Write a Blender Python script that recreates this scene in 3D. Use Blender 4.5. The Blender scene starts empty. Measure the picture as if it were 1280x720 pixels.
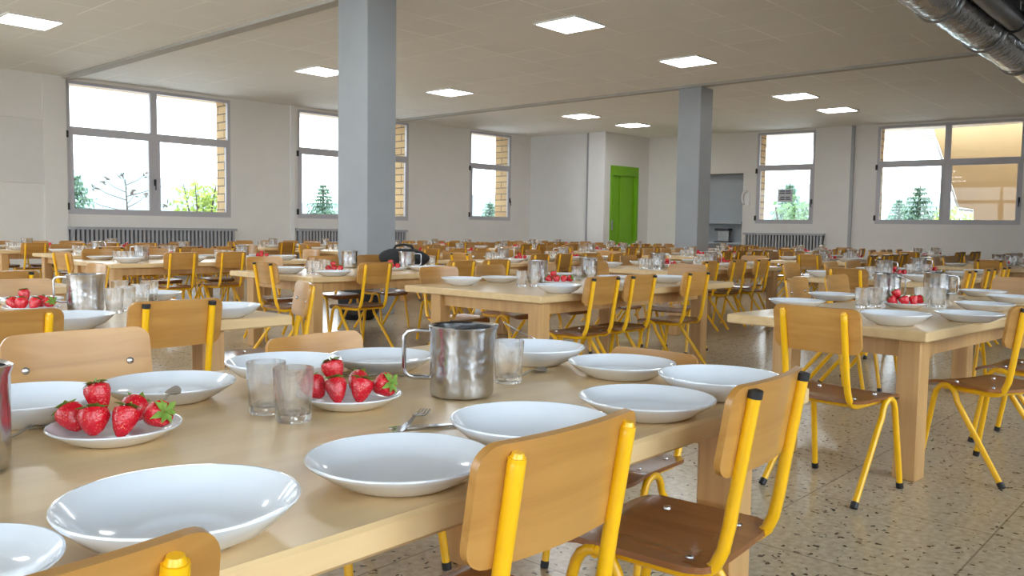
import bpy, bmesh, math, random
from mathutils import Vector, Matrix
from math import sin, cos, pi, radians, sqrt, atan2

rnd = random.Random(11)
SC = bpy.context.scene
COL = SC.collection

# ------------------------------------------------------------------ camera
F, PITCH, ROLL, YAW, EYE = 1050.0, 0.0686, 0.015, 0.84, 0.95
cp, sp, cr, sr = cos(PITCH), sin(PITCH), cos(ROLL), sin(ROLL)
M = Matrix(((cr, -sr, 0), (sr, cr, 0), (0, 0, 1))) @ Matrix(((1, 0, 0), (0, cp, -sp), (0, sp, cp)))
AX = M @ Vector((cos(YAW), 0, sin(YAW)))
AY = M @ Vector((-sin(YAW), 0, cos(YAW)))
AZ = M @ Vector((0, -1, 0))
cam_d = bpy.data.cameras.new('camera')
cam_d.sensor_width = 36.0
cam_d.lens = 36.0 * F / 1280.0
cam_d.clip_start = 0.02
cam_d.clip_end = 400
cam = bpy.data.objects.new('camera', cam_d)
COL.objects.link(cam)
R = Matrix(((AX[0], -AX[1], -AX[2]), (AY[0], -AY[1], -AY[2]), (AZ[0], -AZ[1], -AZ[2])))
cam.matrix_world = Matrix.Translation((0, 0, EYE)) @ R.to_4x4()
SC.camera = cam

def proj(p):
    d = Vector(p) - Vector((0, 0, EYE))
    c = AX * d[0] + AY * d[1] + AZ * d[2]
    return 640 + F * c[0] / max(c[2], 1e-3), 360 + F * c[1] / max(c[2], 1e-3), c[2]

def ray(px, py):
    c = Vector(((px - 640) / F, (py - 360) / F, 1))
    return Vector((AX.dot(c), AY.dot(c), AZ.dot(c)))

def at(px, py, z):
    r = ray(px, py)
    return Vector((0, 0, EYE)) + r * ((z - EYE) / r[2])

def seen(p, m=30):
    x, y, d = proj(p)
    return d > 0.2 and -m < x < 1280 + m and y < 720 + m

# ------------------------------------------------------------------ materials
def new_mat(name):
    m = bpy.data.materials.new(name)
    m.use_nodes = True
    nt = m.node_tree
    b = nt.nodes['Principled BSDF']
    return m, nt, b

def srgb(r, g, b):
    f = lambda c: (c / 255) / 12.92 if c / 255 <= 0.04045 else ((c / 255 + 0.055) / 1.055) ** 2.4
    return (f(r), f(g), f(b), 1)

def simple(name, rgb, rough=0.5, metal=0.0, noise=0.0, nscale=8.0, bump=0.0, bscale=60.0, coat=0.0, spec=0.5):
    m, nt, b = new_mat(name)
    c = srgb(*rgb)
    b.inputs['Base Color'].default_value = c
    b.inputs['Roughness'].default_value = rough
    b.inputs['Metallic'].default_value = metal
    b.inputs['Coat Weight'].default_value = coat
    b.inputs['Specular IOR Level'].default_value = spec
    tc = nt.nodes.new('ShaderNodeTexCoord')
    if noise > 0:
        n = nt.nodes.new('ShaderNodeTexNoise')
        n.inputs['Scale'].default_value = nscale
        n.inputs['Detail'].default_value = 4
        nt.links.new(tc.outputs['Object'], n.inputs['Vector'])
        rp = nt.nodes.new('ShaderNodeValToRGB')
        rp.color_ramp.elements[0].position = 0.3
        rp.color_ramp.elements[1].position = 0.7
        rp.color_ramp.elements[0].color = tuple(v * (1 - noise) for v in c[:3]) + (1,)
        rp.color_ramp.elements[1].color = tuple(min(1, v * (1 + noise * .6)) for v in c[:3]) + (1,)
        nt.links.new(n.outputs['Fac'], rp.inputs['Fac'])
        nt.links.new(rp.outputs['Color'], b.inputs['Base Color'])
    if bump > 0:
        n2 = nt.nodes.new('ShaderNodeTexNoise')
        n2.inputs['Scale'].default_value = bscale
        nt.links.new(tc.outputs['Object'], n2.inputs['Vector'])
        bp = nt.nodes.new('ShaderNodeBump')
        bp.inputs['Strength'].default_value = bump
        bp.inputs['Distance'].default_value = 0.01
        nt.links.new(n2.outputs['Fac'], bp.inputs['Height'])
        nt.links.new(bp.outputs['Normal'], b.inputs['Normal'])
    return m

def wood(name, rgb, dark, axis, rough=0.32, coat=0.3, vary=0.12, scale=1.0):
    m, nt, b = new_mat(name)
    tc = nt.nodes.new('ShaderNodeTexCoord')
    mp = nt.nodes.new('ShaderNodeMapping')
    s = [26 * scale] * 3
    s[axis] = 1.6 * scale
    mp.inputs['Scale'].default_value = s
    oi = nt.nodes.new('ShaderNodeObjectInfo')
    va = nt.nodes.new('ShaderNodeVectorMath')
    va.operation = 'ADD'
    nt.links.new(tc.outputs['Object'], va.inputs[0])
    nt.links.new(oi.outputs['Random'], va.inputs[1])
    nt.links.new(va.outputs[0], mp.inputs['Vector'])
    n = nt.nodes.new('ShaderNodeTexNoise')
    n.inputs['Scale'].default_value = 1.0
    n.inputs['Detail'].default_value = 5
    n.inputs['Distortion'].default_value = 0.6
    nt.links.new(mp.outputs[0], n.inputs['Vector'])
    rp = nt.nodes.new('ShaderNodeValToRGB')
    rp.color_ramp.elements[0].position = 0.3
    rp.color_ramp.elements[1].position = 0.68
    rp.color_ramp.elements[0].color = srgb(*dark)
    rp.color_ramp.elements[1].color = srgb(*rgb)
    nt.links.new(n.outputs['Fac'], rp.inputs['Fac'])
    hs = nt.nodes.new('ShaderNodeHueSaturation')
    mr = nt.nodes.new('ShaderNodeMapRange')
    mr.inputs['To Min'].default_value = 1 - vary
    mr.inputs['To Max'].default_value = 1 + vary
    nt.links.new(oi.outputs['Random'], mr.inputs['Value'])
    nt.links.new(mr.outputs[0], hs.inputs['Value'])
    nt.links.new(rp.outputs['Color'], hs.inputs['Color'])
    nt.links.new(hs.outputs['Color'], b.inputs['Base Color'])
    b.inputs['Roughness'].default_value = rough
    b.inputs['Coat Weight'].default_value = coat
    b.inputs['Coat Roughness'].default_value = 0.18
    return m

MT = {}
MT['top'] = wood('beech_table_top', (226, 196, 148), (214, 181, 132), 0, 0.34, 0.22, 0.04, 0.7)
MT['edge'] = wood('beech_table_frame', (204, 162, 108), (186, 143, 92), 2, 0.4, 0.15, 0.06)
MT['ply'] = wood('chair_plywood', (189, 140, 73), (167, 117, 54), 0, 0.33, 0.35, 0.16)
MT['seatply'] = wood('chair_seat_plywood', (146, 92, 48), (130, 78, 39), 1, 0.25, 0.55, 0.2)
MT['yellow'] = simple('yellow_paint', (247, 188, 8), 0.3, 0, 0.05, 12, coat=0.4)
MT['black'] = simple('black_rubber', (28, 27, 30), 0.5, 0, 0.1, 20)
MT['bolt'] = simple('zinc_bolt', (190, 190, 192), 0.25, 1.0, 0.1, 80)
MT['china'] = simple('white_china', (224, 229, 236), 0.14, 0, 0.015, 6, coat=0.5)
MT['steel'] = simple('brushed_steel', (206, 206, 209), 0.22, 1.0, 0.2, 16, bump=0.4, bscale=20)
MT['cutlery'] = simple('polished_steel', (190, 190, 194), 0.14, 1.0, 0.06, 30)
MT['bag'] = simple('black_cloth', (24, 25, 30), 0.7, 0, 0.2, 18, bump=0.6, bscale=14)
MT['calyx'] = simple('strawberry_leaf', (126, 160, 62), 0.55, 0, 0.25, 60)
MT['wall'] = simple('white_plaster', (226, 223, 219), 0.75, 0, 0.02, 3, bump=0.05, bscale=90)
MT['wallcool'] = simple('white_wall_paint', (228, 228, 228), 0.75, 0, 0.02, 3, bump=0.05, bscale=90)
MT['pillar'] = simple('grey_pillar_paint', (154, 158, 162), 0.55, 0, 0.05, 2.5, bump=0.08, bscale=40)
MT['green'] = simple('lime_door_paint', (118, 176, 24), 0.35, 0, 0.06, 3)
MT['frame'] = simple('aluminium_frame', (186, 184, 190), 0.45, 0, 0.03, 8)
MT['radiator'] = simple('radiator_paint', (164, 165, 170), 0.45, 0, 0.06, 9)
MT['darkgap'] = simple('gap_shade_and_dark_grey', (58, 59, 66), 0.7, 0, 0.06, 9)  # dark tone painted for shade between radiator fins, also the dispenser's dark grey
MT['greydoor'] = simple('blue_grey_door', (176, 183, 190), 0.5, 0, 0.04, 4)
MT['board'] = simple('white_board', (217, 214, 211), 0.45, 0, 0.02, 4)
MT['tan'] = simple('tan_render', (196, 166, 122), 0.8, 0, 0.06, 1.2, bump=0.1, bscale=30)
MT['concrete'] = simple('pale_concrete', (200, 200, 204), 0.8, 0, 0.08, 2)
MT['trunk'] = simple('tree_bark', (74, 64, 56), 0.9, 0, 0.2, 9)
MT['conifer'] = simple('conifer_needles', (96, 126, 104), 0.8, 0, 0.25, 3)
MT['willow'] = simple('willow_leaves', (140, 160, 70), 0.8, 0, 0.25, 3)
MT['leaf'] = simple('shrub_leaves', (96, 132, 82), 0.8, 0, 0.25, 3)
MT['hill'] = simple('hazy_hills', (128, 146, 150), 0.95, 0, 0.06, 0.02)
MT['bounce_ground'] = simple('pale_bounce_ground', (232, 231, 228), 0.95, 0, 0.2, 0.6)  # unseen ground, made pale to bounce skylight up onto the ceiling
MT['foil'] = simple('duct_foil', (214, 214, 218), 0.16, 1.0, 0.3, 7, bump=1.0, bscale=13)
MT['beam'] = simple('shadow_toned_beam', (176, 172, 165), 0.8, 0, 0.03, 2)  # grey darkened to draw the shadow line along the ceiling beams
MT['void'] = simple('underlit_ceiling_void', (66, 64, 60), 0.85, 0, 0.15, 3)  # dark colour stands in for the weak light in the open ceiling
MT['pipe'] = simple('galvanised_pipe', (150, 150, 150), 0.35, 0.9, 0.15, 8)
MT['paper'] = simple('printed_paper', (206, 208, 214), 0.7, 0, 0.02, 10)
MT['ink'] = simple('grey_ink', (92, 96, 112), 0.7, 0, 0.05, 10)
MT['white'] = simple('white_plastic', (232, 232, 232), 0.35, 0, 0.02, 10)

def make_special():
    # strawberry skin: red with pale seeds
    m, nt, b = new_mat('strawberry_skin')
    tc = nt.nodes.new('ShaderNodeTexCoord')
    v = nt.nodes.new('ShaderNodeTexVoronoi')
    v.inputs['Scale'].default_value = 230
    nt.links.new(tc.outputs['Object'], v.inputs['Vector'])
    rp = nt.nodes.new('ShaderNodeValToRGB')
    rp.color_ramp.elements[0].position = 0.1
    rp.color_ramp.elements[1].position = 0.24
    rp.color_ramp.elements[0].color = srgb(232, 150, 110)
    rp.color_ramp.elements[1].color = srgb(208, 22, 40)
    nt.links.new(v.outputs['Distance'], rp.inputs['Fac'])
    nt.links.new(rp.outputs['Color'], b.inputs['Base Color'])
    bp = nt.nodes.new('ShaderNodeBump')
    bp.inputs['Strength'].default_value = 0.5
    bp.inputs['Distance'].default_value = 0.002
    nt.links.new(v.outputs['Distance'], bp.inputs['Height'])
    nt.links.new(bp.outputs['Normal'], b.inputs['Normal'])
    b.inputs['Roughness'].default_value = 0.25
    b.inputs['Coat Weight'].default_value = 0.4
    MT['berry'] = m
    # tumbler glass
    m, nt, b = new_mat('clear_glass')
    nt.nodes.remove(b)
    out = nt.nodes['Material Output']
    g = nt.nodes.new('ShaderNodeBsdfGlass')
    g.inputs['IOR'].default_value = 1.45
    g.inputs['Roughness'].default_value = 0.0
    g.inputs['Color'].default_value = (1, 1, 1, 1)
    t = nt.nodes.new('ShaderNodeBsdfTransparent')
    t.inputs['Color'].default_value = (0.985, 0.99, 0.99, 1)
    mx = nt.nodes.new('ShaderNodeMixShader')
    mx.inputs['Fac'].default_value = 0.72
    nt.links.new(t.outputs[0], mx.inputs[1])
    nt.links.new(g.outputs[0], mx.inputs[2])
    nt.links.new(mx.outputs[0], out.inputs['Surface'])
    MT['glass'] = m
    # window pane: see-through with a weak mirror
    m, nt, b = new_mat('window_pane_glass')
    nt.nodes.remove(b)
    out = nt.nodes['Material Output']
    g = nt.nodes.new('ShaderNodeBsdfGlossy')
    g.inputs['Roughness'].default_value = 0.02
    t = nt.nodes.new('ShaderNodeBsdfTransparent')
    t.inputs['Color'].default_value = (0.97, 0.98, 0.98, 1)
    fr = nt.nodes.new('ShaderNodeFresnel')
    fr.inputs['IOR'].default_value = 1.35
    mx = nt.nodes.new('ShaderNodeMixShader')
    nt.links.new(fr.outputs[0], mx.inputs['Fac'])
    nt.links.new(t.outputs[0], mx.inputs[1])
    nt.links.new(g.outputs[0], mx.inputs[2])
    nt.links.new(mx.outputs[0], out.inputs['Surface'])
    MT['pane'] = m
    # lamp diffuser
    m, nt, b = new_mat('lamp_diffuser')
    b.inputs['Base Color'].default_value = (0.9, 0.9, 0.9, 1)
    b.inputs['Emission Color'].default_value = (0.93, 0.97, 1, 1)
    b.inputs['Emission Strength'].default_value = LAMP
    MT['lamp'] = m
    # terrazzo floor
    m, nt, b = new_mat('terrazzo')
    tc = nt.nodes.new('ShaderNodeTexCoord')
    v = nt.nodes.new('ShaderNodeTexVoronoi')
    v.inputs['Scale'].default_value = 34
    nz = nt.nodes.new('ShaderNodeTexNoise')
    nz.inputs['Scale'].default_value = 28
    va = nt.nodes.new('ShaderNodeMixRGB')
    va.inputs['Fac'].default_value = 0.06
    nt.links.new(tc.outputs['Object'], va.inputs[1])
    nt.links.new(nz.outputs['Color'], va.inputs[2])
    nt.links.new(tc.outputs['Object'], nz.inputs['Vector'])
    nt.links.new(va.outputs[0], v.inputs['Vector'])
    chip = nt.nodes.new('ShaderNodeValToRGB')
    chip.color_ramp.elements[0].position = 0.20
    chip.color_ramp.elements[1].position = 0.25
    chip.color_ramp.elements[0].color = (1, 1, 1, 1)
    chip.color_ramp.elements[1].color = (0, 0, 0, 1)
    nt.links.new(v.outputs['Distance'], chip.inputs['Fac'])
    sep = nt.nodes.new('ShaderNodeSeparateColor')
    nt.links.new(v.outputs['Color'], sep.inputs[0])
    sel = nt.nodes.new('ShaderNodeMath')
    sel.operation = 'GREATER_THAN'
    sel.inputs[1].default_value = 0.32
    nt.links.new(sep.outputs[0], sel.inputs[0])
    mul = nt.nodes.new('ShaderNodeMath')
    mul.operation = 'MULTIPLY'
    nt.links.new(sel.outputs[0], mul.inputs[0])
    nt.links.new(chip.outputs[0], mul.inputs[1])
    base = nt.nodes.new('ShaderNodeTexNoise')
    base.inputs['Scale'].default_value = 45
    base.inputs['Detail'].default_value = 6
    nt.links.new(tc.outputs['Object'], base.inputs['Vector'])
    br = nt.nodes.new('ShaderNodeValToRGB')
    br.color_ramp.elements[0].position = 0.32
    br.color_ramp.elements[1].position = 0.66
    br.color_ramp.elements[0].color = srgb(172, 157, 132)
    br.color_ramp.elements[1].color = srgb(200, 186, 160)
    nt.links.new(base.outputs['Fac'], br.inputs['Fac'])
    mx = nt.nodes.new('ShaderNodeMixRGB')
    nt.links.new(mul.outputs[0], mx.inputs['Fac'])
    nt.links.new(br.outputs[0], mx.inputs[1])
    mx.inputs[2].default_value = srgb(58, 48, 42)
    bk = nt.nodes.new('ShaderNodeTexBrick')
    bk.inputs['Scale'].default_value = 1.0
    bk.inputs['Brick Width'].default_value = 0.6
    bk.inputs['Row Height'].default_value = 0.6
    bk.offset = 0.0
    bk.inputs['Mortar Size'].default_value = 0.003
    bk.inputs['Color1'].default_value = (1, 1, 1, 1)
    bk.inputs['Color2'].default_value = (0.95, 0.95, 0.95, 1)
    bk.inputs['Mortar'].default_value = (0.55, 0.53, 0.5, 1)
    nt.links.new(tc.outputs['Object'], bk.inputs['Vector'])
    m2 = nt.nodes.new('ShaderNodeMixRGB')
    m2.blend_type = 'MULTIPLY'
    m2.inputs['Fac'].default_value = 1
    nt.links.new(mx.outputs[0], m2.inputs[1])
    nt.links.new(bk.outputs['Color'], m2.inputs[2])
    nt.links.new(m2.outputs[0], b.inputs['Base Color'])
    b.inputs['Roughness'].default_value = 0.22
    MT['floor'] = m
    # ceiling tiles with pale joints
    m, nt, b = new_mat('ceiling_tiles')
    tc = nt.nodes.new('ShaderNodeTexCoord')
    bk = nt.nodes.new('ShaderNodeTexBrick')
    bk.inputs['Scale'].default_value = 1.0
    bk.inputs['Brick Width'].default_value = 0.7
    bk.inputs['Row Height'].default_value = 0.7
    bk.offset = 0.0
    bk.inputs['Mortar Size'].default_value = 0.013
    bk.inputs['Mortar Smooth'].default_value = 0.6
    bk.inputs['Color1'].default_value = srgb(236, 234, 230)
    bk.inputs['Color2'].default_value = srgb(230, 228, 224)
    bk.inputs['Mortar'].default_value = srgb(255, 253, 248)
    nt.links.new(tc.outputs['Object'], bk.inputs['Vector'])
    n = nt.nodes.new('ShaderNodeTexNoise')
    n.inputs['Scale'].default_value = 0.9
    nt.links.new(tc.outputs['Object'], n.inputs['Vector'])
    rp = nt.nodes.new('ShaderNodeValToRGB')
    rp.color_ramp.elements[0].position = 0.42
    rp.color_ramp.elements[1].position = 0.6
    rp.color_ramp.elements[0].color = (0, 0, 0, 1)
    nt.links.new(n.outputs['Fac'], rp.inputs['Fac'])
    mx = nt.nodes.new('ShaderNodeMixRGB')
    nt.links.new(rp.outputs[0], mx.inputs['Fac'])
    mx.inputs[1].default_value = srgb(234, 232, 228)
    nt.links.new(bk.outputs['Color'], mx.inputs[2])
    nt.links.new(mx.outputs[0], b.inputs['Base Color'])
    b.inputs['Roughness'].default_value = 0.8
    MT['ceiling'] = m
    # outside brick
    m, nt, b = new_mat('tan_brick')
    tc = nt.nodes.new('ShaderNodeTexCoord')
    bk = nt.nodes.new('ShaderNodeTexBrick')
    bk.inputs['Scale'].default_value = 1.0
    bk.inputs['Brick Width'].default_value = 0.5
    bk.inputs['Row Height'].default_value = 0.16
    bk.inputs['Mortar Size'].default_value = 0.012
    bk.inputs['Color1'].default_value = srgb(186, 158, 114)
    bk.inputs['Color2'].default_value = srgb(172, 142, 100)
    bk.inputs['Mortar'].default_value = srgb(84, 72, 62)
    mp = nt.nodes.new('ShaderNodeMapping')
    mp.inputs['Rotation'].default_value = (radians(90), 0, 0)
    cx = nt.nodes.new('ShaderNodeVectorMath')
    sx = nt.nodes.new('ShaderNodeSeparateXYZ')
    ad = nt.nodes.new('ShaderNodeMath')
    cb = nt.nodes.new('ShaderNodeCombineXYZ')
    nt.links.new(tc.outputs['Object'], sx.inputs[0])
    nt.links.new(sx.outputs[0], ad.inputs[0])
    nt.links.new(sx.outputs[1], ad.inputs[1])
    nt.links.new(ad.outputs[0], cb.inputs[0])
    nt.links.new(sx.outputs[2], cb.inputs[1])
    nt.links.new(cb.outputs[0], bk.inputs['Vector'])
    nt.links.new(bk.outputs['Color'], b.inputs['Base Color'])
    b.inputs['Roughness'].default_value = 0.85
    MT['brick'] = m

LAMP = 11.0
SKY = 3.2
make_special()

# ------------------------------------------------------------------ mesh builder
class MB:
    def __init__(s):
        s.v, s.f, s.m, s.sm, s.mats = [], [], [], [], []
        s.x = Matrix.Identity(4)
    def mat(s, key):
        if key not in s.mats:
            s.mats.append(key)
        return s.mats.index(key)
    def add(s, vs, fs, key, smooth=False):
        o = len(s.v)
        s.v += [tuple(s.x @ Vector(p)) for p in vs]
        i = s.mat(key)
        for f in fs:
            s.f.append([o + k for k in f]); s.m.append(i); s.sm.append(smooth)
    def box(s, a, b, key):
        (x0, y0, z0), (x1, y1, z1) = a, b
        s.add([(x0, y0, z0), (x1, y0, z0), (x1, y1, z0), (x0, y1, z0), (x0, y0, z1), (x1, y0, z1), (x1, y1, z1), (x0, y1, z1)],
              [(0, 3, 2, 1), (4, 5, 6, 7), (0, 1, 5, 4), (1, 2, 6, 5), (2, 3, 7, 6), (3, 0, 4, 7)], key)
    def rbox(s, a, b, key, c=0.004):           # box with chamfered vertical and top edges
        (x0, y0, z0), (x1, y1, z1) = a, b
        def ring(i, z):
            return [(x0 + i + c, y0 + i, z), (x1 - i - c, y0 + i, z), (x1 - i, y0 + i + c, z), (x1 - i, y1 - i - c, z),
                    (x1 - i - c, y1 - i, z), (x0 + i + c, y1 - i, z), (x0 + i, y1 - i - c, z), (x0 + i, y0 + i + c, z)]
        rs = [ring(c, z0), ring(0, z0 + c), ring(0, z1 - c), ring(c, z1)]
        vs = [p for r in rs for p in r]
        fs = [tuple(range(7, -1, -1)), tuple(range(24, 32))]
        for k in range(3):
            for i in range(8):
                j = (i + 1) % 8
                fs.append((k * 8 + i, k * 8 + j, k * 8 + 8 + j, k * 8 + 8 + i))
        s.add(vs, fs, key)
    def prism(s, poly, d, key):                # poly: 3D points of a planar outline, extruded by vector d
        n = len(poly)
        vs = [tuple(p) for p in poly] + [tuple(Vector(p) + Vector(d)) for p in poly]
        fs = [tuple(range(n - 1, -1, -1)), tuple(range(n, 2 * n))]
        fs += [(i, (i + 1) % n, n + (i + 1) % n, n + i) for i in range(n)]
        s.add(vs, fs, key)
    def tube(s, pts, r, key, n=10, flat=None, caps=True):
        pts = [Vector(p) for p in pts]
        k = len(pts)
        rs = r if isinstance(r, (list, tuple)) else [r] * k
        vs, prev = [], None
        for i, p in enumerate(pts):
            t = (pts[min(i + 1, k - 1)] - pts[max(i - 1, 0)]).normalized()
            if prev is None:
                a = Vector((1, 0, 0)) if abs(t.x) < 0.9 else Vector((0, 1, 0))
                u = (a - t * a.dot(t)).normalized()
            else:
                u = (prev - t * prev.dot(t)).normalized()
            prev = u
            w = t.cross(u)
            for j in range(n):
                a = 2 * pi * j / n
                vs.append(p + u * (cos(a) * rs[i]) + w * (sin(a) * rs[i] * (flat or 1)))
        fs = [(i * n + j, i * n + (j + 1) % n, (i + 1) * n + (j + 1) % n, (i + 1) * n + j) for i in range(k - 1) for j in range(n)]
        if caps:
            fs += [tuple(range(n - 1, -1, -1)), tuple(range((k - 1) * n, k * n))]
        s.add(vs, fs, key, True)
    def lathe(s, prof, key, n=32, cap0=False, cap1=False):
        vs = [(r * cos(2 * pi * j / n), r * sin(2 * pi * j / n), z) for r, z in prof for j in range(n)]
        k = len(prof)
        fs = [(i * n + j, i * n + (j + 1) % n, (i + 1) * n + (j + 1) % n, (i + 1) * n + j) for i in range(k - 1) for j in range(n)]
        if cap0: fs.append(tuple(range(n - 1, -1, -1)))
        if cap1: fs.append(tuple(range((k - 1) * n, k * n)))
        s.add(vs, fs, key, True)
    def panel(s, w, h, th, rad, fn, key, nc=26, nr=6):
        """rounded sheet: columns across w, rows along h; fn(u, v) -> (point, normal)"""
        us = []
        for i in range(nc + 1):
            us.append(-w / 2 + w * (1 - cos(pi * i / nc)) / 2)
        front, back = [], []
        for u in us:
            e = abs(u) - (w / 2 - rad)
            cut = rad - sqrt(max(rad * rad - e * e, 0)) if e > 0 else 0
            for j in range(nr + 1):
                v = cut + (h - 2 * cut) * j / nr
                p, nn = fn(u, v)
                front.append(Vector(p) + Vector(nn) * th / 2)
                back.append(Vector(p) - Vector(nn) * th / 2)
        L = len(front)
        q = nr + 1
        fs = []
        for i in range(nc):
            for j in range(nr):
                a, b, c, d = i * q + j, (i + 1) * q + j, (i + 1) * q + j + 1, i * q + j + 1
                fs += [(a, b, c, d), (L + d, L + c, L + b, L + a)]
            fs += [(i * q, L + i * q, L + (i + 1) * q, (i + 1) * q)]
            a, b = i * q + nr, (i + 1) * q + nr
            fs += [(a, b, L + b, L + a)]
        for j in range(nr):
            fs += [(j, j + 1, L + j + 1, L + j)]
            a = nc * q + j
            fs += [(a, L + a, L + a + 1, a + 1)]
        s.add(front + back, fs, key, True)
    def mesh(s, name, sharp=40):
        me = bpy.data.meshes.new(name)
        me.from_pydata(s.v, [], s.f)
        for k in s.mats:
            me.materials.append(MT[k])
        me.polygons.foreach_set('material_index', s.m)
        me.polygons.foreach_set('use_smooth', s.sm)
        bm = bmesh.new(); bm.from_mesh(me)
        bmesh.ops.recalc_face_normals(bm, faces=bm.faces)
        bm.to_mesh(me); bm.free()
        if any(s.sm):
            try:
                me.set_sharp_from_angle(angle=radians(sharp))
            except Exception:
                pass
        me.update()
        return me
    def build(s, name, parent=None, **kw):
        return place(name, s.mesh(name), parent, **kw)

def place(name, data, parent=None, loc=None, rot=None):
    o = bpy.data.objects.new(name, data)
    COL.objects.link(o)
    if parent is not None:
        o.parent = parent
    if loc is not None: o.location = loc
    if rot is not None: o.rotation_euler = rot
    return o

def tag(o, label=None, cat=None, group=None, kind=None):
    if label: o['label'] = label
    if cat: o['category'] = cat
    if group: o['group'] = group
    if kind: o['kind'] = kind
    return o

def thing(name, label, cat, loc=(0, 0, 0), rz=0, group=None):
    o = place(name, None, None, loc, (0, 0, rz))
    o.empty_display_size = 0.1
    return tag(o, label, cat, group)

ORD = ['first', 'second', 'third', 'fourth', 'fifth', 'sixth', 'seventh', 'eighth', 'ninth', 'tenth', 'eleventh', 'twelfth', 'thirteenth', 'fourteenth']

# ------------------------------------------------------------------ setting
CEIL = 3.49
LWALL = (Vector((-3.4, 16.159)), Vector((17.46, 15.04)))
def wall(name, p, q, h, opens, key='wall', outer=True, th=0.6):
    d = (q - p); L = d.length; d = d / L
    n = Vector((-d[1], d[0]))
    xf = Matrix(((d[0], n[0], 0, p[0]), (d[1], n[1], 0, p[1]), (0, 0, 1, 0), (0, 0, 0, 1)))
    def fill(y0, y1, k, nm, parent, e0=0.0, e1=0.0):
        mb = MB(); mb.x = Matrix.Identity(4)
        cuts = sorted({-e0, L + e1} | {o[0] for o in opens} | {o[1] for o in opens})
        for a, b in zip(cuts[:-1], cuts[1:]):
            zs = [0.0]
            for o in sorted(opens, key=lambda o: o[2]):
                if o[0] <= a + 1e-6 and o[1] >= b - 1e-6:
                    zs += [o[2], o[3]]
            zs.append(h)
            for z0, z1 in zip(zs[::2], zs[1::2]):
                if z1 - z0 > 1e-4:
                    mb.box((a, y0, z0), (b, y1, z1), k)
        o = mb.build(nm, parent)
        if parent is None: o.matrix_world = xf
        return o
    o = fill(0, 0.1, key, name, None)
    tag(o, kind='structure')
    if outer:
        fill(0.101, th, 'brick', 'brick_facing', o)
    return o, xf, L

S0 = 8.212    # offset of the measured window positions along the left wall
wins_l = [(S0 + 1.0, S0 + 4.02, 1.12, 3.44), (S0 + 5.53, S0 + 8.5, 1.14, 3.44), (S0 + 10.45, S0 + 11.93, 1.2, 3.45)]
extra_l = [(.6, 3.2, 1.1, 3.4), (4.0, 6.4, 1.1, 3.4)]
wl, XL, _ = wall('wall_left', LWALL[0], LWALL[1], CEIL, wins_l + extra_l)
P1, P2, P3 = Vector((17.46, 15.04)), Vector((17.71, 12.72)), Vector((19.47, 12.55))
we, XE, LE = wall('wall_shaft', P1, P2, CEIL, [], 'wallcool', False)
wd, XD, LD = wall('wall_door', P2, P3, CEIL, [(0.2, 1.31, 0.0, 2.66)], 'wall', False)
RP, RQ = Vector((19.47, 12.55)), Vector((20.848, -2.4))
rd = (RQ - RP).normalized()
def sr_(s): # measured s on the right wall -> s from RP
    return (Vector((19.63, 10.71)) - RP).dot(rd) + s
wins_r = [(sr_(1.15), sr_(2.57), 1.21, 3.45), (sr_(3.97), sr_(6.86), 1.22, 3.44)]
hatch = (sr_(-0.35), sr_(0.81), 0.0, 2.47)
wr, XR, LR = wall('wall_right', RP, RQ, CEIL, [hatch] + wins_r)
wall_s, XS, LS = wall('wall_side', RQ, Vector((-3.4, -2.4)), 4.5, [(.6 + 4.0 * k, 4.3 + 4.0 * k, 0.35, 4.1) for k in (3, 4, 5)])
wall_b, XB, LB = wall('wall_behind', Vector((-3.4, -2.4)), LWALL[0], 4.5, [(.5 + 4.6 * k, 4.7 + 4.6 * k, 0.35, 3.3) for k in range(4)])

mb = MB(); mb.box((-3.9, -2.9, -0.12), (21.6, 16.9, 0), 'floor')
tag(mb.build('floor'), kind='structure')
mb = MB(); mb.box((-3.9, 2.42, CEIL), (21.6, 16.9, CEIL + 0.1), 'ceiling')
ce = tag(mb.build('ceiling'), kind='structure')
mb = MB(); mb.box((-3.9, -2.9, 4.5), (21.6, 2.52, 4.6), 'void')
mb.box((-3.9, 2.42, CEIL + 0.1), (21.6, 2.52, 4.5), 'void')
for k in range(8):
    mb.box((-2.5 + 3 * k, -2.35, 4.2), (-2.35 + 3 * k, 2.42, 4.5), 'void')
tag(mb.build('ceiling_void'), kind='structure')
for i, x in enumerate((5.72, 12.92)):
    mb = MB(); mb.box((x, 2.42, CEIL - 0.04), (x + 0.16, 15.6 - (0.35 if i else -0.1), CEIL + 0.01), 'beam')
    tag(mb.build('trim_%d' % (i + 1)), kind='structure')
# pale line along the inner edge of the open ceiling
mb = MB(); mb.box((-3.3, 2.38, CEIL - 0.05), (21.5, 2.44, CEIL + 0.02), 'wallcool')
tag(mb.build('trim_3'), kind='structure')

# pillars
for nm, a, b, s in (('pillar', (5.7, 7.22), (6.1, 7.74), 'wide grey square pillar left of centre, reaching the ceiling'),
                    ('pillar', (12.89, 7.3), (13.3, 7.74), 'grey square pillar beside the green door, right of centre')):
    mb = MB(); mb.rbox((a[0], a[1], 0), (b[0], b[1], CEIL - 0.05), 'pillar', 0.008)
    o = mb.build(nm); tag(o, s, 'pillar', kind='structure')

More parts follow.
